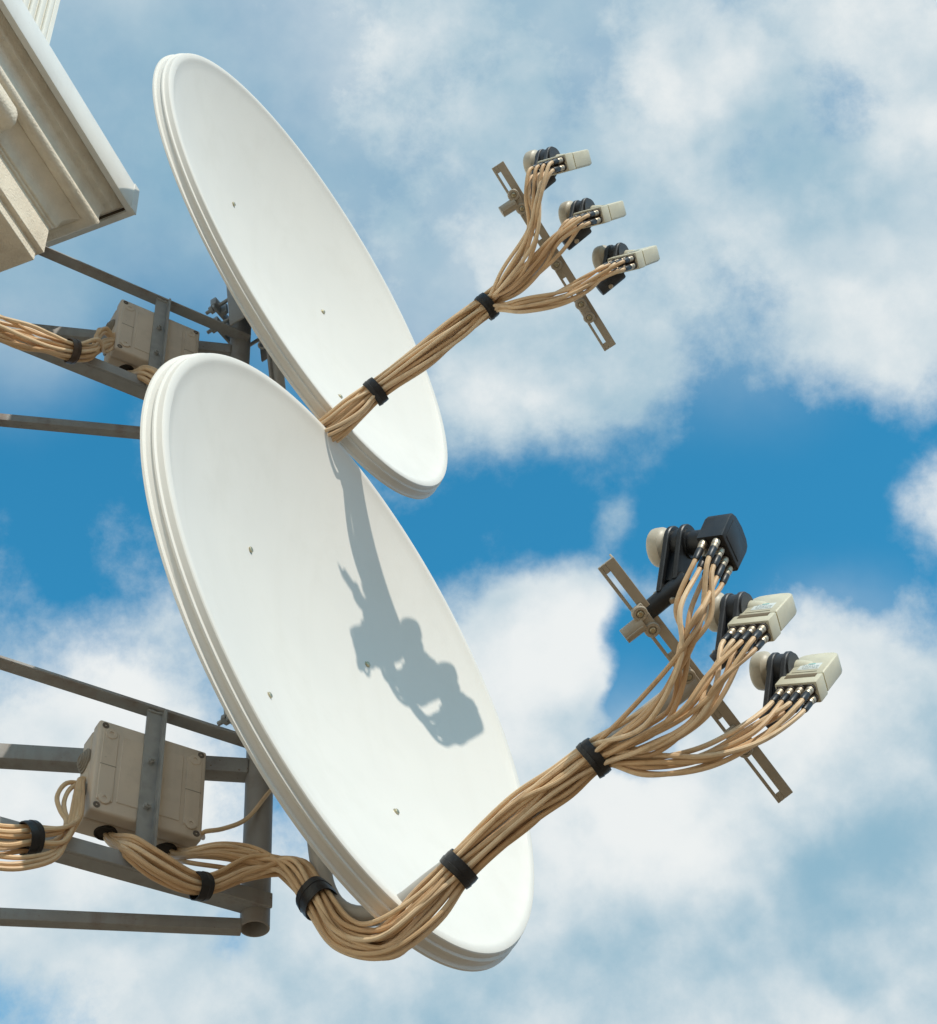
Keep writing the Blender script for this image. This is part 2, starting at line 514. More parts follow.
def make_cream(mw, label, skew, sticker=True):
    root = thing('satellite_receiver', label, 'satellite receiver', mw)
    cap_part(root, M['cap'])
    holder_parts(root, M['charcoal'], .010, .0208, .030)
    b = bmesh.new()
    # upper shell with a rounded far end, gap, and connector skirt
    prof = [(-.012, -.0435), (-.012, .000), (-.0145, .006), (-.021, .0105), (-.034, .0125), (-.066, .0135), (-.078, .0125), (-.0855, .009), (-.0885, .002), (-.0885, -.0435)]
    rings = []
    for z, ins in ((-.037, .0035), (-.0345, .0008), (-.033, 0), (-.004, 0), (-.0015, .0008), (0, .003)):
        cxm, cym = -.050, -.016
        rings.append([V((x + (ins if x < cxm else -ins), y + (ins if y < cym else -ins), z)) for x, y in prof])
    ring_sweep(b, rings)
    bxm(b, (-.0895, -.0690, -.0378), (-.0112, -.0455, .0008), .003, 2)
    bxm(b, (-.086, -.047, -.0345), (-.014, -.042, -.0025), 0)
    fit(b, CR_SRC, CR_DST)
    lathe(b, (-.004, .008, -.0085), (-1, 0, 0), [(0, .0150), (.012, .0148), (.024, .0128), (.034, .0100), (.044, .0040)], 24)
    hs = obj('housing', b, M['cream'], root)
    hs.rotation_euler = (skew, 0, 0)
    b = bmesh.new()
    bxm(b, (-.074, -.0400, -.0002), (-.027, -.0388, .0004), 0)
    bxm(b, (-.080, -.0555, .0006), (-.022, -.0462, .0012), .0002, 1)
    fit(b, CR_SRC, CR_DST)
    obj('seam', b, [M['seam']], hs)
    b = bmesh.new()
    bxm(b, (-.0835, -.0696, -.0345), (-.0155, -.0688, -.003), 0)
    fit(b, CR_SRC, CR_DST)
    for x, y, z in CREAM_CON:
        lathe(b, (x, y, z), (0, -1, 0), [(-.0005, .0058), (.0028, .0058), (.0028, .0047), (.0011, .0045), (.0011, .0003)], 16)
    sp = obj('socket_plate', b, M['socket'], root)
    sp.rotation_euler = (skew, 0, 0)
    if sticker:
        b = bmesh.new()
        bxm(b, (-.073, -.0335, .0), (-.033, -.0175, .0005), .0002, 1)
        for r_ in range(3):
            yy = -.0215 - r_ * .004
            x = -.070 + (.0 if r_ else .012)
            while x < -.040:
                wdt = random.uniform(.002, .006)
                bxm(b, (x, yy - .0011, .0005), (x + wdt, yy + .0009, .0008), 0, mi=1)
                x += wdt + .0012
        bxm(b, (-.0605, -.0205, .0005), (-.0475, -.0182, .0009), 0, mi=2)
        fit(b, CR_SRC, CR_DST)
        obj('sticker', b, [M['sticker'], M['print'], M['printg']], hs)
    for p in CREAM_CON:
        connector(root, p, skew)
    return root


def make_black(mw, label, skew):
    root = thing('satellite_receiver', label, 'satellite receiver', mw)
    cap_part(root, M['cap'])
    holder_parts(root, M['black'])
    b = bmesh.new()
    rings = []
    prof = [(-.0275, -.0205), (-.0285, .010), (-.026, .0165), (-.018, .0205), (0, .0225), (.018, .0205), (.026, .0165), (.0285, .010), (.0275, -.0205)]
    for x, k in ((-.034, .93), (-.0352, .98), (-.037, 1), (-.083, 1), (-.0852, .98), (-.0865, .93)):
        rings.append([V((x, y * k, z * k)) for z, y in prof])
    ring_sweep(b, rings)
    bxm(b, (-.0880, -.015, -.020), (-.0862, .013, .020), .001, 1)
    fit(b, ((-.0865, -.0205, -.0285), (-.034, .0225, .0285)), ((-.0735, -.0290, -.0267), (-.0405, .0205, .0267)))
    tube(b, [(-.012, 0, 0), (-.042, 0, 0)], .0145, 24)
    hs = obj('housing', b, M['black'], root)
    hs.rotation_euler = (skew, 0, 0)
    for p in BLACK_CON:
        connector(root, p, skew)
    return root


def lower_axis(mw):
    m = mw.copy()
    m.translation = mw.translation - mw.to_3x3() @ V((0, .010, 0))
    return m


def copy_head(src, mw, label):
    r = src.copy(); COL.objects.link(r); r.matrix_world = mw; r['label'] = label
    for ch in list(src.children):
        c = ch.copy(); COL.objects.link(c); c.parent = r
        for g in ch.children:
            e = g.copy(); COL.objects.link(e); e.parent = c
    return r


def set_skew(root, skew):
    for c in root.children:
        if c.name.split('.')[0] in ('housing', 'connector', 'socket_plate'):
            c.rotation_euler = (skew, 0, 0)


# y in local is g and z is w: a turn of +s about x takes y toward z
SK_L, SK_U, SK_B = R(-33), R(-36), R(-16)
HEADS = []
hb = make_black(head_matrix(DL, .471, .092, -.245), 'black receiver head with a black housing above two cream ones', SK_B)
hl2 = make_cream(lower_axis(head_matrix(DL, .491, 0, -.282)), 'cream receiver head with a sticker, just below the black one', SK_L)
bpy.context.view_layer.update()
hl3 = copy_head(hl2, lower_axis(head_matrix(DL, .499, -.092, -.315)), 'cream receiver head with a sticker, lowest of all and farthest right')
hu = []
for i, (n, w, h, lab) in enumerate(((.484, .092, -.255, 'cream receiver head at the top, near the upper end of the upper rail'),
                                    (.490, 0, -.293, 'cream receiver head in the middle of the three on the upper rail'),
                                    (.501, -.074, -.343, 'cream receiver head lowest of the three on the upper rail'))):
    r = copy_head(hl2, lower_axis(head_matrix(DU, n, w, h)), lab)
    set_skew(r, SK_U)
    hu.append(r)
for r in hu:
    r['group'] = 'cream receiver heads on the upper rail'
for r in (hl2, hl3):
    r['group'] = 'cream receiver heads on the lower rail'
bpy.context.view_layer.update()


def con_ends(root, con, skew):
    out = []
    rx = Matrix.Rotation(skew, 4, 'X')
    mw = root.matrix_world
    for p in con:
        e = mw @ (rx @ V((p[0], p[1] - .024, p[2])))
        d = (mw.to_3x3() @ (rx.to_3x3() @ V((0, -1, 0)))).normalized()
        out.append((e, d))
    return out


# ------------------------------------------------------------------ coaxial cables
CR = .0030
VREF = V((.077, -.997, 0))


def disc(n, seed):
    rnd = random.Random(seed)
    pts = [(math.sqrt((i + .5) / n) * math.cos(i * 2.39996 + seed), math.sqrt((i + .5) / n) * math.sin(i * 2.39996 + seed)) for i in range(n)]
    return pts


def keep_clear(cp, line, rmin):
    """lay a cable round the feed arm instead of through it"""
    out = []
    for p in cp:
        best = None
        for a, b_ in zip(line, line[1:]):
            ab = b_ - a
            k = max(0.0, min(1.0, (p - a).dot(ab) / ab.length_squared))
            q = a + ab * k
            d = (p - q).length
            if best is None or d < best[0]:
                best = (d, q)
        d, q = best
        if 1e-6 < d < rmin:
            p = q + (p - q) * (rmin / d)
        out.append(p)
    for _ in range(2):
        out = [out[0]] + [(out[i - 1] + out[i] * 2 + out[i + 1]) / 4 for i in range(1, len(out) - 1)] + [out[-1]]
    return out


arm_line = {'L': [DL.P(*q) for q in catmull(ARM_PTS, .03)], 'U': [DU.P(*q) for q in catmull(ARM_PTS, .03)]}


def add_cable(pts, label, group, r=CR, tone=None, keep=None):
    b = bmesh.new()
    cp = catmull(pts, .0065)
    if keep:
        cp = keep_clear(cp, keep, .0128 + r)
    tube(b, cp, r, 8)
    o = obj('coaxial_cable', b, CABM[tone if tone is not None else random.randrange(4)], None, loc=pts[0])
    tag(o, label, 'cable', group)
    return o


def stations(ctrs, radii):
    """centre, radius and cross-section frame for each station of a bundle"""
    st = []
    n = len(ctrs)
    for i, c in enumerate(ctrs):
        t = (ctrs[min(i + 1, n - 1)] - ctrs[max(i - 1, 0)]).normalized()
        b1, b2 = perp(t, VREF)
        st.append((c, radii[i], b1, b2, t))
    return st


def tape(c, t, ra, rb, ln, m, label, ref=VREF, group=None):
    b = bmesh.new()
    b1, b2 = perp(t, ref)
    t = t.normalized()
    rings = []
    S = 28
    rnd = random.Random(int(c.x * 1e4))
    for s, k in ((-.5, .93), (-.5, 1.0), (-.2, 1.03), (.1, 1.015), (.12, 1.05), (.5, 1.0), (.5, .93)):
        rr = []
        for q in range(S):
            a = 2 * math.pi * q / S
            wob = 1 + .03 * math.sin(3 * a + 1.3) + .02 * math.sin(5 * a)
            rr.append(c + t * (s * ln + .0012 * math.sin(2 * a)) + (b1 * (math.cos(a) * ra) + b2 * (math.sin(a) * rb)) * (k * wob))
        rings.append(rr)
    rings.append(rings[0])
    vv = [[b.verts.new(p) for p in r] for r in rings[:-1]]
    for i in range(len(vv)):
        A, Bq = vv[i], vv[(i + 1) % len(vv)]
        for q in range(S):
            b.faces.new((A[q], A[(q + 1) % S], Bq[(q + 1) % S], Bq[q]))
    o = obj('tape_band', b, m, None, loc=c)
    tag(o, label, 'tape', group)
    return o


ZERO = V((0, 0, 0))
ZB = 2.886                                        # underside of the lower junction box


def hitz(px, py, z):
    return hit(px, py, V((0, 0, z)), UP)


# the hanging part, shared by both dishes (measured on the lower one, kept in dish coordinates)
tailpts = [(427, 905, .014, .0250), (388, 940, .018, .0250), (348, 938, .018, .0235), (317, 899, .014, .0210), (291, 868, .024, .0205)]
tail_loc = [(DL.loc(DL.at(x, y, w)), r) for x, y, w, r in tailpts]

ARMS = {
    'L': dict(D=DL, pre=[(594, 757, .010, .0222), (561, 782, .011, .0232), (524, 811, .011, .0238), (459, 868, .010, .0222)], up=ZERO),
    'U': dict(D=DU, pre=[(487, 306, .008, .0210), (460, 328, .010, .0230), (426, 354, .010, .0245), (376, 391, .008, .0215)], up=SHIFT_U),
}
# fan from the heads to the first tape: (px, py, w, R)
FAN = {
    'L': [[(702, 614, .128, .030), (690, 662, .110, .047), (656, 714, .056, .043)],
          [(718, 688, .060, .029), (691, 722, .052, .031), (648, 746, .030, .020)],
          [(752, 732, -.025, .025), (705, 760, -.008, .025), (648, 767, .006, .017)]],
    'U': [[(538, 200, .130, .025), (531, 236, .095, .031), (511, 278, .038, .028)],
          [(560, 243, .050, .024), (542, 262, .044, .027), (516, 286, .026, .018)],
          [(587, 292, -.030, .018), (560, 303, -.016, .018), (525, 308, .004, .015)]],
}
NAMES = {
    ('L', 0): 'tan coaxial cable hanging from the black receiver head into the lower bundle',
    ('L', 1): 'tan coaxial cable from the cream head just below the black one',
    ('L', 2): 'tan coaxial cable from the lowest cream head beside the lower dish',
    ('U', 0): 'tan coaxial cable from the topmost cream head of the upper dish',
    ('U', 1): 'tan coaxial cable from the middle cream head of the upper dish',
    ('U', 2): 'tan coaxial cable from the lowest cream head of the upper dish',
}
GROUPS = {
    ('L', 0): 'cables from the black receiver head', ('L', 1): 'cables from the middle lower receiver head', ('L', 2): 'cables from the lowest receiver head',
    ('U', 0): 'cables from the top upper receiver head', ('U', 1): 'cables from the middle upper receiver head', ('U', 2): 'cables from the bottom upper receiver head',
}

for key in ('L', 'U'):
    cfg = ARMS[key]; D = cfg['D']; up = cfg['up']
    roots = (hb, hl2, hl3) if key == 'L' else hu
    ends = []
    for gi, r in enumerate(roots):
        if key == 'L':
            e = con_ends(r, BLACK_CON if gi == 0 else CREAM_CON, SK_B if gi == 0 else SK_L)
        else:
            e = con_ends(r, CREAM_CON, SK_U)
        ends += [(gi, k, x) for k, x in enumerate(e)]
    n = len(ends)
    # common stations
    ctr = [D.at(x, y, w) for x, y, w, _ in cfg['pre']]
    rad = [q[3] for q in cfg['pre']]
    for lo, r in tail_loc:
        ctr.append(D.P(*lo)); rad.append(r)
    st = stations(ctr, rad)
    tights = [0, 3, len(cfg['pre']) + 3]
    offs = disc(n, 1.0 if key == 'L' else 2.3)
    # order the offsets so that the heads' groups keep to their side of the bundle
    b1, b2 = st[0][2], st[0][3]
    tgt = {gi: D.at(*FAN[key][gi][2][:3]) - st[0][0] for gi in range(3)}
    idx = list(range(n))
    rnd = random.Random(11 if key == 'L' else 12)
    score = {}
    axis = tgt[0] - tgt[2]
    idx.sort(key=lambda i: -(offs[i][0] * b1.dot(axis.normalized()) + offs[i][1] * b2.dot(axis.normalized())) + rnd.uniform(-.22, .22))
    # branch A passes the next tape and enters the left hole, branch B goes straight to the right hole
    for ci, (gi, k, (e, dvec)) in enumerate(ends):
        u, v = offs[idx[ci]]
        fan = FAN[key][gi]
        fst = stations([D.at(x, y, w) for x, y, w, _ in fan] + [st[0][0]], [q[3] for q in fan] + [0])
        pts = [e, e + dvec * .015]
        ju, jv = rnd.uniform(-.8, .8), rnd.uniform(-.8, .8)
        fo = disc(8, gi + .7)[(k * 3 + gi) % 8]
        # sort within the fan by where the connector sits
        for si, (c, rr, p1, p2, tt) in enumerate(fst[:3]):
            mixf = (.0, .35, .75)[si]
            rel = e + dvec * .03 - (fst[0][0])
            ru = max(-1, min(1, rel.dot(p1) / .030)); rv = max(-1, min(1, rel.dot(p2) / .030))
            a_ = (ru * .75 + ju * .6) * (1 - mixf) + fo[0] * mixf
            b_ = (rv * .75 + jv * .6) * (1 - mixf) + fo[1] * mixf
            pts.append(c + (p1 * a_ + p2 * b_) * rr)
        for si, (c, rr, p1, p2, tt) in enumerate(st):
            tw = .16 * si + (0 if si in tights else rnd.uniform(-.25, .25))
            cu, su = math.cos(tw), math.sin(tw)
            uu, vv = u * cu - v * su, u * su + v * cu
            if si not in tights:
                uu += rnd.uniform(-.2, .2); vv += rnd.uniform(-.2, .2)
            kk = (rr - CR) * (.95 if si in tights else 1.0)
            pts.append(c + (p1 * uu + p2 * vv) * kk)
        jx, jy, jz = rnd.uniform(-1, 1), rnd.uniform(-1, 1), rnd.uniform(-1, 1)
        J = V((jx, jy, jz))
        if (ci * 7 + gi) % 20 < 9:
            W = [(nearp(250, 869, .055), .0155), (nearp(201, 886, .050), .0125), (nearp(160, 868, .050), .0155), (nearp(132, 850, .040), .012)]
            wu, wv = disc(10, 3)[(ci * 3 + gi) % 10]
            end = hitz(108.5 + jx * 4, 834 + jy * 3, ZB + .004)
        else:
            W = [(nearp(250, 856, .050), .020), (nearp(215, 851, .045), .017), (nearp(192, 853, .03), .011)]
            wu, wv = disc(12, 4)[(ci * 5 + gi) % 12]
            end = hitz(174 + jx * 6, 852 + jy * 4, ZB + .004)
        for c, rr in W:
            wu += rnd.uniform(-.2, .2); wv += rnd.uniform(-.2, .2)
            pts.append(c + up + (NN * wu + UP * wv) * rr)
        pts.append(end + up); pts.append(end + up + V((0, 0, .02)))
        add_cable(pts, NAMES[key, gi], GROUPS[key, gi], keep=arm_line[key])
    # tapes
    where = 'lower' if key == 'L' else 'upper'
    if key == 'L':
        t1 = 'black tape band round the lower bundle, just below where its cables fan out'
        t2 = 'black tape band round the lower bundle in front of the dish face'
        t3 = 'black tape band holding the bundle to the bent tube under the lower dish'
        t4 = 'black tape band round cables below the lower junction box'
    else:
        t1 = 'narrow dark tape band on the upper bundle against the sky'
        t2 = 'narrow dark tape band on the upper bundle in front of the upper dish face'
        t3 = t4 = ''
    tape(st[0][0], st[0][4], st[0][1] + .0006, st[0][1] + .0006, .017, M['tape'], t1)
    tape(st[3][0], st[3][4], st[3][1] + .0006, st[3][1] + .0006, .019, M['tape'], t2)
    if key == 'L':
        i3 = tights[2]
        tape(st[i3][0], st[i3][4], .0228, .0228, .026, M['tape'], t3)
        tape(nearp(201, 886, .050), (nearp(240, 876, .050) - nearp(160, 872, .050)), .0170, .0170, .017, M['tape'], t4)

# cables going from the boxes back to the house
WALL_L = nearp(-190, 800, .05)


def left_run(upper, n, seed):
    rnd = random.Random(seed)
    sh = SHIFT_U if upper else ZERO
    for i in range(n):
        f = i / (n - 1)
        jx, jy, jz = rnd.uniform(-1, 1), rnd.uniform(-1, 1), rnd.uniform(-1, 1)
        if not upper:
            s0 = nearp(86 - 5 * f + jx, 783 + 5 * jy, -.01)
            pts = [s0 + DN * .012, s0]
            if i < 2:      # slack loops
                pts += [nearp(67 + 3 * i, 783 + 6 * i, .005), nearp(57 + 7 * i, 797 + 5 * i, .012), nearp(61 + 4 * i, 812, .02)]
                pts += [nearp(66 + 2 * i, 820 + 3 * i, .03)]
            else:
                pts += [nearp(84 - 10 * f + jx, 800 + 3 * jy, .02), nearp(82 - 12 * f, 818 + 3 * f, .035)]
            du, dv = disc(n - 3, 2)[(i * 3) % (n - 3)]
            def sq(px, py, rr, k=1.0):
                ju, jv = rnd.uniform(-.25, .25) * k, rnd.uniform(-.25, .25) * k
                return nearp(px, py, .047) + (NN * (du + ju) + UP * (dv + jv)) * rr
            if i < n - 3:
                pts += [sq(58, 838, .018), sq(30, 838, .0165, .2), sq(2, 841, .019), sq(-60, 826, .018), nearp(-190, 800, .03)]
            else:
                g_ = i - (n - 3)
                pts += [nearp(56, 850 + 4 * g_, .052 + .004 * g_), nearp(30, 857 + 5 * g_, .052), nearp(0, 857 + 6 * g_ + jy, .050), nearp(-60, 840 + 5 * g_, .045), nearp(-190, 805, .03)]
            add_cable(pts, 'tan coaxial cable looping from the lower junction box toward the house', 'cables from the lower box to the house')
        else:
            s0 = nearp(116 - 3 * f + jx, 341 + 4 * jy, .012, True)
            pts = [s0 + V((0, 0, .012)), s0]
            if i % 3 == 0:
                pts += [nearp(104 + jx * 4, 331 + jy * 3, .025, True), nearp(97, 338 + jy * 5, .035, True)]
            else:
                pts += [nearp(104, 346 + jy * 6, .03, True)]
            du, dv = disc(n, 5)[(i * 5) % n]
            def sp(px, py, rr, k=1.0):
                ju, jv = rnd.uniform(-.3, .3) * k, rnd.uniform(-.3, .3) * k
                return nearp(px, py, .045, True) + (NN * (du + ju) + UP * (dv + jv)) * rr
            pts += [sp(92, 350, .018), sp(72, 351, .0165, .2), sp(48, 345, .022), sp(25, 337, .024), sp(0, 329, .024), sp(-40, 313, .022), nearp(-130, 276, .04, True)]
            add_cable(pts, 'tan coaxial cable running from the upper junction box toward the house', 'cables from the upper box to the house')


left_run(False, 10, 5)
left_run(True, 14, 6)
tape(nearp(30, 838, .047), nearp(50, 838, .047) - nearp(10, 841, .047), .0200, .0200, .016, M['tape'], 'black tape band round cables at the left edge, left of the lower junction box')
tape(nearp(72, 351, .045, True), nearp(90, 354, .045, True) - nearp(50, 346, .045, True), .0200, .0200, .014, M['browntape'], 'brown tape band round cables left of the upper junction box')
# one loose lead running behind the lower dish
add_cable([hitz(203, 838, ZB + .02), hitz(204, 832, ZB + .01), nearp(222, 829, .02), nearp(245, 820, .02), nearp(266, 796, .02), nearp(290, 765, .0), nearp(300, 730, -.02)],
          'single loose tan cable curving up behind the lower dish', 'loose lead', r=.003, tone=0)


# ------------------------------------------------------------------ wall brackets that carry the dishes
def L_bar(b, p0, p1, up_h, depth, th, back):
    """angle iron: upright flange in front, level flange on top going back"""
    d = (p1 - p0); Ln = d.length; d.normalize()
    bx(b, (p0 + p1) / 2 + back * (th / 2), (d, UP, back), (Ln / 2, up_h / 2, th / 2), .0008, 1)
    bx(b, (p0 + p1) / 2 + UP * (up_h / 2 - th / 2 - .0004) + back * (th + depth / 2 + .0002), (d, UP, back), (Ln / 2, th / 2, depth / 2), .0008, 1)


def make_frame(label):
    root = thing('dish_bracket', label, 'mounting bracket', Matrix.Translation(POST_L))
    o = ZERO
    b = bmesh.new()
    ro, ri, S = .0186, .0160, 28
    rings = []
    for z, r in ((.50, ri), (-.003, ri), (-.0035, ri + .0003), (-.0035, ro - .0004), (-.003, ro), (.50, ro)):
        rings.append([V((r * math.cos(a), r * math.sin(a), z)) for a in [2 * math.pi * k / S for k in range(S)]])
    rings.append(rings[0])
    vv = [[b.verts.new(p) for p in r] for r in rings[:-1]]
    for i in range(len(vv)):
        A, Bq = vv[i], vv[(i + 1) % len(vv)]
        for q in range(S):
            b.faces.new((A[q], A[(q + 1) % S], Bq[(q + 1) % S], Bq[q]))
    obj('post', b, M['pole'], root)
    LEN_N, LEN_F = 1.25, 1.15
    zt = 3.0625 - 2.80
    zb = 2.817 - 2.80
    b = bmesh.new()
    bx(b, NN * .0215 - DN * (LEN_N / 2 - .006) + UP * zt, (DN, NN, UP), (LEN_N / 2, .0108, .0016), .0008, 1)
    bx(b, NN * .0122 - DN * (LEN_N / 2 + .012) + UP * (zt + .0110), (DN, NN, UP), (LEN_N / 2 - .012, .0015, .0093), .0008, 1)
    obj('near_upper_arm', b, M['bar'], root)
    b = bmesh.new()
    bx(b, NN * .0215 - DN * (LEN_N / 2 - .012) + UP * (zb + .0105), (DN, UP, NN), (LEN_N / 2, .0105, .002), .0008, 1)
    bx(b, NN * .0068 - DN * (LEN_N / 2 - .010) + UP * (zb + .0016), (DN, UP, NN), (LEN_N / 2 - .002, .0016, .0125), .0008, 1)
    obj('near_lower_arm', b, M['bar'], root)
    b = bmesh.new()
    c0, c1 = -DF * LEN_F + UP * .240, -DF * .016 + UP * .240
    bx(b, (c0 + c1) / 2, (DF, UP, NF), ((c1 - c0).length / 2, .0123, .0123), .002, 2)
    obj('far_upper_arm', b, M['bar'], root)
    b = bmesh.new()
    c0, c1 = -DF * LEN_F + UP * -.0015, -DF * .0165 + UP * -.0015
    bx(b, (c0 + c1) / 2, (DF, UP, NF), ((c1 - c0).length / 2, .0082, .0082), .0015, 2)
    obj('far_lower_arm', b, M['bar'], root)
    # upright angle that carries the box
    b = bmesh.new()
    ts = -.1625
    z0, z1 = zb + .0, zt - .0018
    zc, zh = (z0 + z1) / 2, (z1 - z0) / 2
    lp = [(-.0125, .0240), (-.0125, .0270), (.0075, .0270), (.0075, .0370), (.0106, .0370), (.0106, .0240)]
    ring_sweep(b, [[DN * (ts + x) + NN * y + UP * zz for x, y in lp] for zz in (z0, z1)])
    def bead(bb, pts, r0):
        cp = catmull(pts, .003)
        tube(bb, cp, [r0 * random.uniform(.7, 1.25) for _ in cp], 8)
    for zz, sg in ((z0 + .0015, 1), (z1 - .0015, -1)):
        bead(b, [DN * (ts - .0125) + NN * .0272 + UP * zz, DN * (ts - .002) + NN * .0276 + UP * (zz + .001 * sg), DN * (ts + .0075) + NN * .0272 + UP * zz], .0022)
    up_ = obj('upright', b, M['galv'], root)
    for zz in (.178, .108):
        b = bmesh.new()
        lathe(b, DN * (ts - .0025) + NN * .0270 + UP * zz, NN, [(0, .0058), (.0008, .0058), (.001, .0046), (.005, .0046), (.0052, .0026), (.008, .0024)], 6)
        obj('bolt', b, M['galv'], up_)
    # small hook bolt where the upper arm meets the mast
    b = bmesh.new()
    q0 = DN * -.012 + UP * (zt + .020)
    tube(b, [q0 + NN * .012 - DN * .006, q0 + NN * .012 + DN * .006, q0 + NN * .010 + DN * .026 + UP * .014], .003, 8)
    lathe(b, q0 + NN * .012 + DN * .006 + UP * .0045, DN + UP * .7, [(0, .0062), (.006, .0062)], 6)
    obj('hook_bolt', b, M['galv'], root)
    return root


frL = make_frame('grey steel bracket behind the nearer dish, carrying the larger looking box')
frU = frL.copy(); COL.objects.link(frU)
frU['label'] = 'grey steel bracket reaching from the cornice corner to the upper dish'
frU.location = POST_L + SHIFT_U
for ch in list(frL.children):
    c = ch.copy(); COL.objects.link(c); c.parent = frU
    for g in ch.children:
        e = g.copy(); COL.objects.link(e); e.parent = c


# ------------------------------------------------------------------ junction boxes (local: x along the arm, y out toward the strut, z up)
def make_box(label):
    m = Matrix((DN, NN, UP)).transposed().to_4x4()
    m.translation = POST_L + DN * -.161 + NN * .0225 + UP * (ZB - 2.80)
    root = thing('junction_box', label, 'junction box', m)
    hw, hh, dp = .0735, .138, .056
    b = bmesh.new()
    bxm(b, (-hw, -dp, 0), (hw, -.0235, hh), .004, 3)
    bxm(b, (-hw + .003, -.0245, .003), (hw - .003, -.0205, hh - .003), 0)
    enc = obj('enclosure', b, M['box'], root)
    b = bmesh.new()
    bxm(b, (-hw - .0008, -.0215, -.0008), (hw + .0008, 0, hh + .0008), .0038, 3)
    # raised outline panels on the lid
    def strip(x0, z0, x1, z1, t=.0008):
        bxm(b, (x0, -.0002, z0), (x1, .0007, z1), .0002, 1)
    for sx in (-1, 1):
        xi = sx * .0575
        bxm(b, (min(xi - .0105, xi + .0105), -.0003, .016), (max(xi - .0105, xi + .0105), .0013, hh - .016), .0008, 1)
        for zz in (.019, hh - .019):
            lathe(b, (xi, 0, zz), (0, 1, 0), [(0, .0082), (.0018, .0082), (.0024, .0074), (.0024, .003), (.0012, .0028), (.0012, .0002)], 18)
    bxm(b, (-.042, -.0003, .018), (.042, .0011, hh - .018), .0007, 1)
    lid = obj('lid', b, M['box'], root)
    b = bmesh.new()
    for sx in (-1, 1):
        xi = sx * .0575
        bxm(b, (xi - .0105, .0005, .069), (xi + .0105, .0016, .0701), 0)
    obj('lid_groove', b, M['grommet'], lid)
    for sx in (-1, 1):
        for zz in (.0075, hh - .0075):
            b = bmesh.new()
            lathe(b, (sx * (hw - .0075), -.0015, zz), (0, 1, 0), [(0, .0046), (.0019, .0046), (.0022, .0042), (.0022, .0014), (.0014, .0013), (.0014, .0003)], 14)
            obj('lid_screw', b, M['screwcap'], root)
    # stepped rubber grommets on both ends
    for sx in (-1, 1):
        for zz in (.045, .098):
            b = bmesh.new()
            lathe(b, (sx * hw, -.039, zz), (sx, 0, 0), [(-.001, .0165), (.002, .0165), (.0024, .0138), (.0042, .0135), (.0044, .011), (.0062, .0107), (.0064, .0082), (.0082, .0078), (.0084, .0052), (.0075, .005), (.0075, .0003)], 26)
            obj('grommet', b, M['grommet'], root)
    # openings in the underside where the cables go in
    for xi in (-.037, .043):
        b = bmesh.new()
        lathe(b, (xi, -.038, .0), (0, 0, -1), [(-.001, .0145), (.002, .0145), (.0026, .0128), (.0004, .0124), (.0003, .0003)], 24)
        obj('cable_port', b, [M['hole']], root)
    return root


bxL = make_box('beige junction box on the lower bracket, screwed behind an upright steel angle')
bxU = bxL.copy(); COL.objects.link(bxU)
bxU['label'] = 'beige junction box on the upper bracket, partly hidden by the nearer dish'
bxU.location = bxL.location + SHIFT_U
for ch in list(bxL.children):
    c = ch.copy(); COL.objects.link(c); c.parent = bxU
    for g in ch.children:
        e = g.copy(); COL.objects.link(e); e.parent = c

# ------------------------------------------------------------------ the house: corner of a moulded cornice
ED = V((.285, .958, 0)).normalized()             # along the long eave, away from the camera
NA = V((ED.y, -ED.x, 0)); NB = ED.copy()         # outward normals of the two sides
P2 = V((-.67083, 1.54840, 4.03053))
house = thing('house', 'cream house corner with a moulded cornice and white roof edge at upper left', 'building', Matrix.Translation((P2.x, P2.y, 0)))
HO = V((P2.x, P2.y, 0))
FARA, FARB = 3.2, 2.6


def sweep_profile(name, prof, m, closed=False, parent=house, angle=35):
    b = bmesh.new()
    rows = []
    for o, z in prof:
        pa = P2 + NA * o - ED * FARA + UP * z
        pc = P2 + (NA + NB) * o + UP * z
        pb = P2 + NB * o - NA * FARB + UP * z
        mids = [pa, pc - ED * (FARA + o) * .25, pc, pb]
        rows.append([b.verts.new(p - HO) for p in (pa, pc, pb)])
    prs = list(zip(rows, rows[1:])) + ([(rows[-1], rows[0])] if closed else [])
    for r0, r1 in prs:
        for i in range(2):
            b.faces.new((r0[i], r0[i + 1], r1[i + 1], r1[i]))
    return obj(name, b, m, parent, angle=angle)


def arc(o0, z0, o1, z1, bulge, n=8):
    """curved run between two profile points; bulge>0 outward/down"""
    out = []
    dx, dz = o1 - o0, z1 - z0
    ln = math.hypot(dx, dz)
    nx, nz = dz / ln, -dx / ln
    for k in range(n + 1):
        t = k / n
        s = math.sin(math.pi * t) * bulge
        out.append((o0 + dx * t + nx * s, z0 + dz * t + nz * s))
    return out


prof = [(-.32, -.0292), (-.0106, -.0292), (-.0096, -.028), (-.0096, -.0012), (-.0085, -.0004), (-.001, 0), (0, .001), (0, .0755), (.0008, .0762)]
prof += arc(.003, .0765, .0042, .0815, .0012, 4) + arc(.0046, .0822, .0088, .0845, .001, 4) + [(.0093, .0875)]
prof += arc(.0100, .089, .0345, .1310, -.0070, 10)
prof += [(.0450 + .0130 * math.cos(R(a)), .1400 + .0130 * math.sin(R(a))) for a in range(-145, 26, 10)]
prof += [(.0566, .1500), (.0566, .1640), (.0585, .1770), (.0640, .1860), (.0715, .1895)]
prof += arc(.0725, .1915, .0855, .2095, -.0022, 6) + [(.0868, .2115), (.0868, .2222)]
cornice = sweep_profile('cornice', prof + [(.0868, .2400), (-.32, .2400)], M['stucco'], closed=True)
sweep_profile('drip_seal', [(.0871, .2225), (.0871, .2060), (.0886, .2055), (.0886, .2390), (.0871, .2390)], M['gasket'], closed=True)
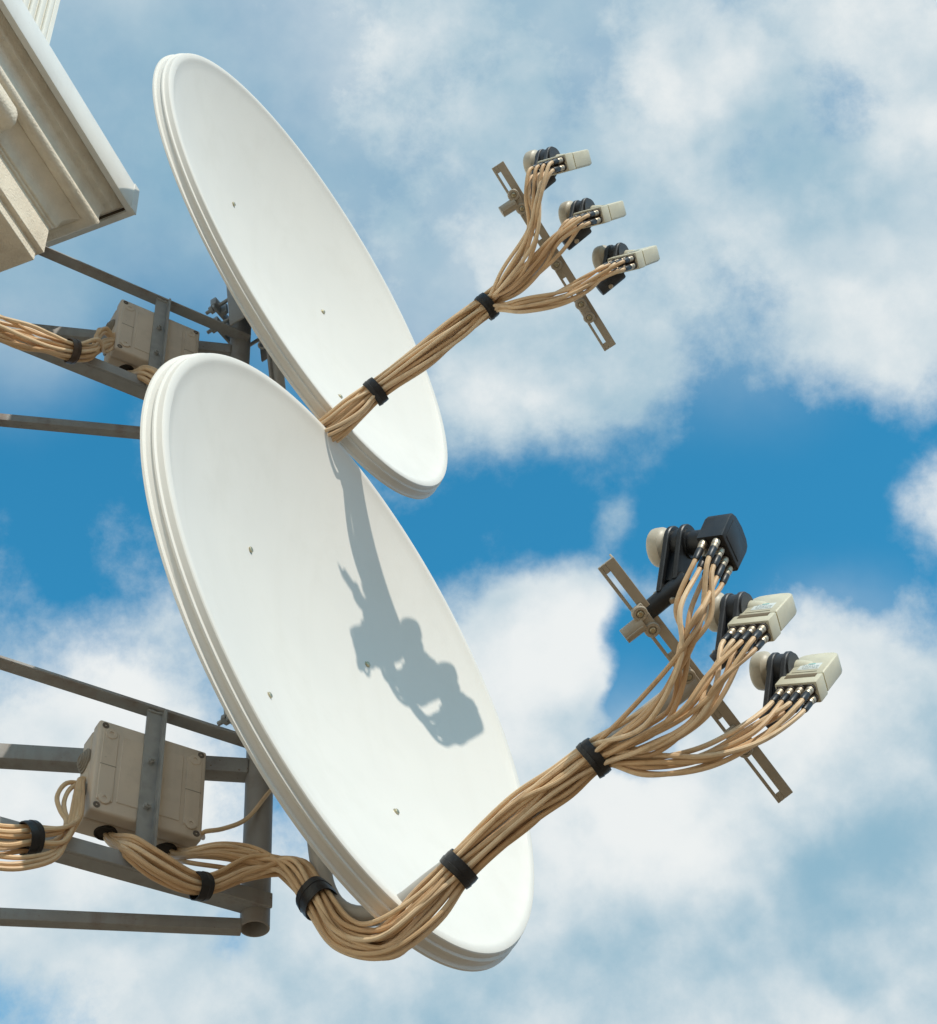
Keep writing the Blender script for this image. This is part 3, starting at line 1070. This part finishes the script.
sweep_profile('roof_edge', [(.0889, .2400), (.0889, .1985), (.0899, .1972), (.1000, .1972), (.1008, .1985), (.1008, .2755), (.0990, .2785), (.0950, .2800), (-.30, .300), (-.30, .2405)], M['flash'], closed=True)
# fold at the corner of the metal roof edge
b = bmesh.new()
cc = P2 + (NA + NB) * .1010 + UP * .238 - HO
bx(b, cc - NA * .0002 - NB * .008, (NA, NB, UP), (.0012, .0085, .0405), .0005, 1)
obj('corner_fold', b, M['flash'], house)
# rounded modillion block under the soffit
b = bmesh.new()
q = hit(21, 122, P2 + NA * .052, NA)
zc = P2.z + .1050
base = V((q.x, q.y, 0)) - HO
c0 = base - NA * .030 - ED * .075 + UP * zc
bx(b, c0, (NA, ED, UP), (.030, .075, .026), .018, 6)
obj('modillion', b, M['stucco'], cornice)
# beam filling, wall below and white fluted pilaster above
b = bmesh.new()
RC = .13
wc = P2 - (NA + NB) * RC
c = wc - NA * 1.2 - ED * 1.55
bx(b, V((c.x, c.y, (P2.z - .0305) / 2)) - HO, (NA, ED, UP), (1.2, 1.55, (P2.z - .0305) / 2))
obj('wall', b, M['stucco'], house)
b = bmesh.new()
q = hit(50.5, 42, P2 + NA * .045, NA)
base = V((q.x, q.y, 0)) - HO
z0, z1 = P2.z + .29, P2.z + 1.25
zc, zh = (z0 + z1) / 2, (z1 - z0) / 2
bx(b, base - NA * .13 - ED * .20 + UP * zc, (NA, ED, UP), (.125, .20, zh), .002, 1)
bx(b, base - NA * .0025 - ED * .006 + UP * zc, (NA, ED, UP), (.0025, .006, zh), .001, 1)
for k in range(7):
    bx(b, base - NA * .001 - ED * (.022 + k * .021) + UP * zc, (NA, ED, UP), (.004, .0065, zh), .003, 3)
obj('pilaster', b, M['pilaster'], house)

# ------------------------------------------------------------------ ground
b = bmesh.new()
bmesh.ops.create_grid(b, x_segments=2, y_segments=2, size=400)
g = obj('ground', b, M['ground'], smooth=False)
g['kind'] = 'structure'

# ------------------------------------------------------------------ camera
cam = bpy.data.cameras.new('camera')
cam.sensor_fit = 'VERTICAL'; cam.sensor_height = 32.0
cam.lens = F_PX / 1024 * 32.0
cam.clip_start = .05; cam.clip_end = 2000
co = bpy.data.objects.new('camera', cam)
COL.objects.link(co)
mw = Matrix((RX, RY, -RZ)).transposed().to_4x4(); mw.translation = CAM
co.matrix_world = mw
scene.camera = co

# ------------------------------------------------------------------ light
SUN_EL, SUN_AZ = 44.0, -52.0          # azimuth counted from +X toward +Y
sd = V((math.cos(R(SUN_EL)) * math.cos(R(SUN_AZ)), math.cos(R(SUN_EL)) * math.sin(R(SUN_AZ)), math.sin(R(SUN_EL))))
sl = bpy.data.lights.new('sun', 'SUN')
sl.energy = 3.15; sl.angle = R(.53); sl.color = (1.0, .925, .81)
so = bpy.data.objects.new('sun', sl); COL.objects.link(so)
so.rotation_euler = sd.to_track_quat('Z', 'Y').to_euler()
so.location = (6, -8, 14)

w = bpy.data.worlds.new('World'); scene.world = w
w.use_nodes = True
nt = w.node_tree; N, Lk = nt.nodes, nt.links
bg = N['Background']
STR = .15
bg.inputs['Strength'].default_value = STR
sky = N.new('ShaderNodeTexSky'); sky.sky_type = 'NISHITA'; sky.sun_disc = False
sky.sun_elevation = R(SUN_EL); sky.sun_rotation = R(90 - SUN_AZ)
sky.air_density = 1.0; sky.dust_density = .6; sky.ozone_density = 2.5
tc = N.new('ShaderNodeTexCoord')
DIR = tc.outputs['Generated']


def math_n(op, a, b=None, clamp=False):
    n = N.new('ShaderNodeMath'); n.operation = op; n.use_clamp = clamp
    for i, x in enumerate((a, b)):
        if x is None:
            continue
        if isinstance(x, (int, float)):
            n.inputs[i].default_value = x
        else:
            Lk.new(x, n.inputs[i])
    return n.outputs[0]


def smooth(x, lo, hi, a=0.0, b=1.0):
    n = N.new('ShaderNodeMapRange'); n.interpolation_type = 'SMOOTHSTEP'
    n.inputs['From Min'].default_value = lo; n.inputs['From Max'].default_value = hi
    n.inputs['To Min'].default_value = a; n.inputs['To Max'].default_value = b
    Lk.new(x, n.inputs['Value'])
    return n.outputs['Result']


def noise(vec, scale, detail=8, rough=.55, off=(0, 0, 0), dist=0.0):
    mp = N.new('ShaderNodeMapping'); mp.inputs['Location'].default_value = off
    Lk.new(vec, mp.inputs['Vector'])
    n = N.new('ShaderNodeTexNoise'); n.inputs['Scale'].default_value = scale; n.inputs['Detail'].default_value = detail
    n.inputs['Roughness'].default_value = rough; n.inputs['Distortion'].default_value = dist
    Lk.new(mp.outputs['Vector'], n.inputs['Vector'])
    return n


# domain warp so the bank edges billow
wn = noise(DIR, 7.0, 5, .6, (3.1, 1.7, .2))
ws = N.new('ShaderNodeVectorMath'); ws.operation = 'SUBTRACT'; Lk.new(wn.outputs['Color'], ws.inputs[0]); ws.inputs[1].default_value = (.5, .5, .5)
wm = N.new('ShaderNodeVectorMath'); wm.operation = 'SCALE'; Lk.new(ws.outputs[0], wm.inputs[0]); wm.inputs['Scale'].default_value = .05
wa = N.new('ShaderNodeVectorMath'); wa.operation = 'ADD'; Lk.new(DIR, wa.inputs[0]); Lk.new(wm.outputs[0], wa.inputs[1])
WD = wa.outputs[0]


def bank(az, el, rad, amp):
    """a cloud bank (amp>0) or a clear patch (amp<0) centred on a compass direction of the sky, radius in degrees"""
    d = (math.cos(R(el)) * math.cos(R(az)), math.cos(R(el)) * math.sin(R(az)), math.sin(R(el)))
    n = N.new('ShaderNodeVectorMath'); n.operation = 'DISTANCE'
    Lk.new(WD, n.inputs[0]); n.inputs[1].default_value = d
    return smooth(n.outputs['Value'], rad * .0174533 * .25, rad * .0174533 * 1.15, amp, 0.0)


def total(items, base):
    acc = None
    for it in items:
        x = bank(*it)
        acc = x if acc is None else math_n('ADD', acc, x)
    return math_n('ADD', acc, base)


#BANKS#
COVER = [(98.8, 62.2, 11.3, 0.25), (79.3, 58.1, 10.3, 0.48), (67.1, 51.7, 6.6, 0.58), (67.5, 59.7, 6.9, 0.35), (59.1, 56.5, 5.5, 0.40), (83.8, 52.5, 5.2, 0.30), (79.8, 49.5, 4.0, 0.38), (88.2, 50.5, 3.1, 0.38), (67.2, 48.9, 3.8, 0.35), (64.7, 56.6, 2.4, -0.65), (70.3, 55.9, 1.9, -0.55), (76.7, 49.8, 2.1, -0.30), (90.2, 53.7, 1.6, -0.40), (79.9, 62.5, 2.8, -0.25), (82.3, 46.7, 3.6, -0.42), (87.4, 46.5, 3.1, -0.45), (75.5, 45.9, 4.2, -0.45), (70.3, 44.3, 3.8, -0.50), (92.0, 45.8, 2.1, -0.45), (67.0, 42.9, 2.6, 0.90), (110.3, 46.7, 4.5, -0.35), (108.2, 43.5, 3.5, -0.25), (113.3, 50.4, 4.2, -0.30), (104.2, 53.0, 2.8, -0.20), (107.4, 45.6, 1.9, 0.28), (111.8, 44.1, 1.4, 0.25), (105.5, 43.7, 2.1, 0.25), (86.3, 42.2, 3.3, 0.90), (89.3, 40.8, 3.8, 0.70), (82.9, 45.5, 1.2, 0.55), (76.0, 43.3, 1.4, 0.35), (71.1, 42.6, 1.2, 0.30), (83.2, 41.5, 1.5, -0.75), (83.5, 39.8, 1.2, -0.60), (83.7, 37.5, 1.6, -0.80), (74.2, 37.5, 4.8, 0.90), (72.5, 42.7, 2.3, -0.55), (75.4, 43.7, 1.7, -0.35), (77.3, 33.4, 7.6, 1.20), (84.8, 32.5, 6.6, 1.30), (90.2, 34.1, 6.9, 0.90), (75.4, 29.7, 6.9, 1.20), (93.7, 31.0, 5.2, 1.10), (106.8, 40.5, 5.2, 0.45), (108.2, 35.8, 5.9, 0.70), (102.2, 31.2, 6.9, 0.70), (100.7, 32.8, 1.4, -0.50)]
BRIGHT = [(86.3, 42.2, 3.1, 0.45), (89.4, 40.5, 3.1, 0.25), (76.0, 39.6, 3.8, 0.45), (82.0, 35.5, 3.8, 0.45), (86.8, 34.8, 3.1, 0.35), (84.7, 32.9, 3.1, 0.15), (98.8, 60.9, 8.9, -0.25), (112.0, 56.6, 8.6, -0.35), (80.0, 56.5, 6.9, 0.00), (72.1, 60.1, 2.8, 0.30), (66.9, 50.2, 4.5, 0.28), (73.2, 34.6, 4.2, -0.55), (78.8, 31.0, 3.5, -0.30), (88.2, 30.8, 3.8, -0.22), (84.9, 57.0, 5.5, 0.08), (108.2, 36.1, 6.2, 0.35), (102.2, 31.9, 5.2, 0.22), (76.6, 57.0, 12.9, -0.26), (107.3, 40.5, 3.1, 0.30), (67.5, 43.6, 2.1, 0.50), (77.2, 28.8, 3.1, 0.15), (87.3, 59.9, 3.5, -0.12), (81.1, 50.4, 2.8, -0.05)]
HAZE = [(72.9, 55.6, 9.3, 0.75), (84.4, 34.2, 6.9, 0.90), (74.8, 35.9, 6.9, 0.90), (106.4, 34.9, 6.9, 0.60), (113.7, 58.1, 7.9, 0.75), (105.9, 62.5, 7.6, 0.70), (113.8, 52.0, 4.2, 0.45), (96.8, 55.9, 6.9, 0.50), (87.0, 53.8, 5.2, 0.50), (86.0, 61.8, 8.6, 0.80)]
#ENDBANKS#
n_big = noise(DIR, 6.0, 10, .60, (0.3, .9, 2.0), .1)
n_fine = noise(DIR, 21.0, 10, .66, (5.3, .2, 1.0), .05)
n_soft = noise(WD, 8.0, 3.5, .50, (0.3, .9, 2.0), .0)
n_soft_s = noise(WD, 8.0, 3.5, .50, (0.3 - .020, .9 + .028, 2.0 - .032), .0)      # the same field a little toward the sun
n_fine_s = noise(DIR, 21.0, 10, .66, (5.3 - .006, .2 + .008, 1.0 - .009), .05)
nsum = math_n('ADD', math_n('MULTIPLY', math_n('SUBTRACT', n_big.outputs['Fac'], .5), 1.5), math_n('MULTIPLY', math_n('SUBTRACT', n_fine.outputs['Fac'], .5), 1.1))
vd = N.new('ShaderNodeVectorMath'); vd.operation = 'DISTANCE'
Lk.new(DIR, vd.inputs[0]); vd.inputs[1].default_value = (0.0, .686, .7275)
elsewhere = smooth(vd.outputs['Value'], .46, .85)      # broken cloud over the rest of the sky
cov = math_n('ADD', total(COVER, .30), math_n('MULTIPLY', elsewhere, .22))
dens = math_n('ADD', cov, nsum)
haze = math_n('MULTIPLY', smooth(total(HAZE, .0), 0, 1), smooth(n_big.outputs['Fac'], .25, .75, .55, 1.0))
mask = math_n('MAXIMUM', smooth(dens, .08, .98), haze)
# cloud brightness: thick lit tops are white, thin or shaded parts are blue grey
n_sh = noise(WD, 5.0, 4, .50, (8.0, 2.0, 4.0), .1)
br = total(BRIGHT, .42) if BRIGHT else None
br = math_n('ADD', br, math_n('MULTIPLY', math_n('SUBTRACT', n_sh.outputs['Fac'], .5), .95)) if br else n_sh.outputs['Fac']
relief = math_n('ADD', math_n('MULTIPLY', math_n('SUBTRACT', n_soft.outputs['Fac'], n_soft_s.outputs['Fac']), 2.6),
                math_n('MULTIPLY', math_n('SUBTRACT', n_fine.outputs['Fac'], n_fine_s.outputs['Fac']), .7))
br = math_n('ADD', br, math_n('MULTIPLY', relief, smooth(dens, .55, 1.3, .35, 1.0)))
lit = smooth(br, -.45, 1.15)
cm = N.new('ShaderNodeMix'); cm.data_type = 'RGBA'
K = 1 / STR
cm.inputs['A'].default_value = (.28 * K, .475 * K, .60 * K, 1)
cm.inputs['B'].default_value = (.85 * K, .88 * K, .88 * K, 1)
Lk.new(lit, cm.inputs['Factor'])
tint = N.new('ShaderNodeMix'); tint.data_type = 'RGBA'; tint.blend_type = 'MULTIPLY'; tint.inputs['Factor'].default_value = 1
sx = N.new('ShaderNodeSeparateXYZ'); Lk.new(DIR, sx.inputs[0])
Lk.new(smooth(sx.outputs['Z'], .15, .5), tint.inputs['Factor'])
Lk.new(sky.outputs['Color'], tint.inputs['A']); tint.inputs['B'].default_value = (.30, 1.36, 1.42, 1)
fm = N.new('ShaderNodeMix'); fm.data_type = 'RGBA'
Lk.new(mask, fm.inputs['Factor']); Lk.new(tint.outputs['Result'], fm.inputs['A']); Lk.new(cm.outputs['Result'], fm.inputs['B'])
Lk.new(fm.outputs['Result'], bg.inputs['Color'])

# ------------------------------------------------------------------ render settings
scene.render.engine = 'CYCLES'
scene.cycles.max_bounces = 6
scene.cycles.use_denoising = True
scene.view_settings.view_transform = 'Standard'
scene.view_settings.look = 'None'
scene.view_settings.exposure = 0.0
scene.view_settings.gamma = 1.0
scene.view_settings.use_curve_mapping = False
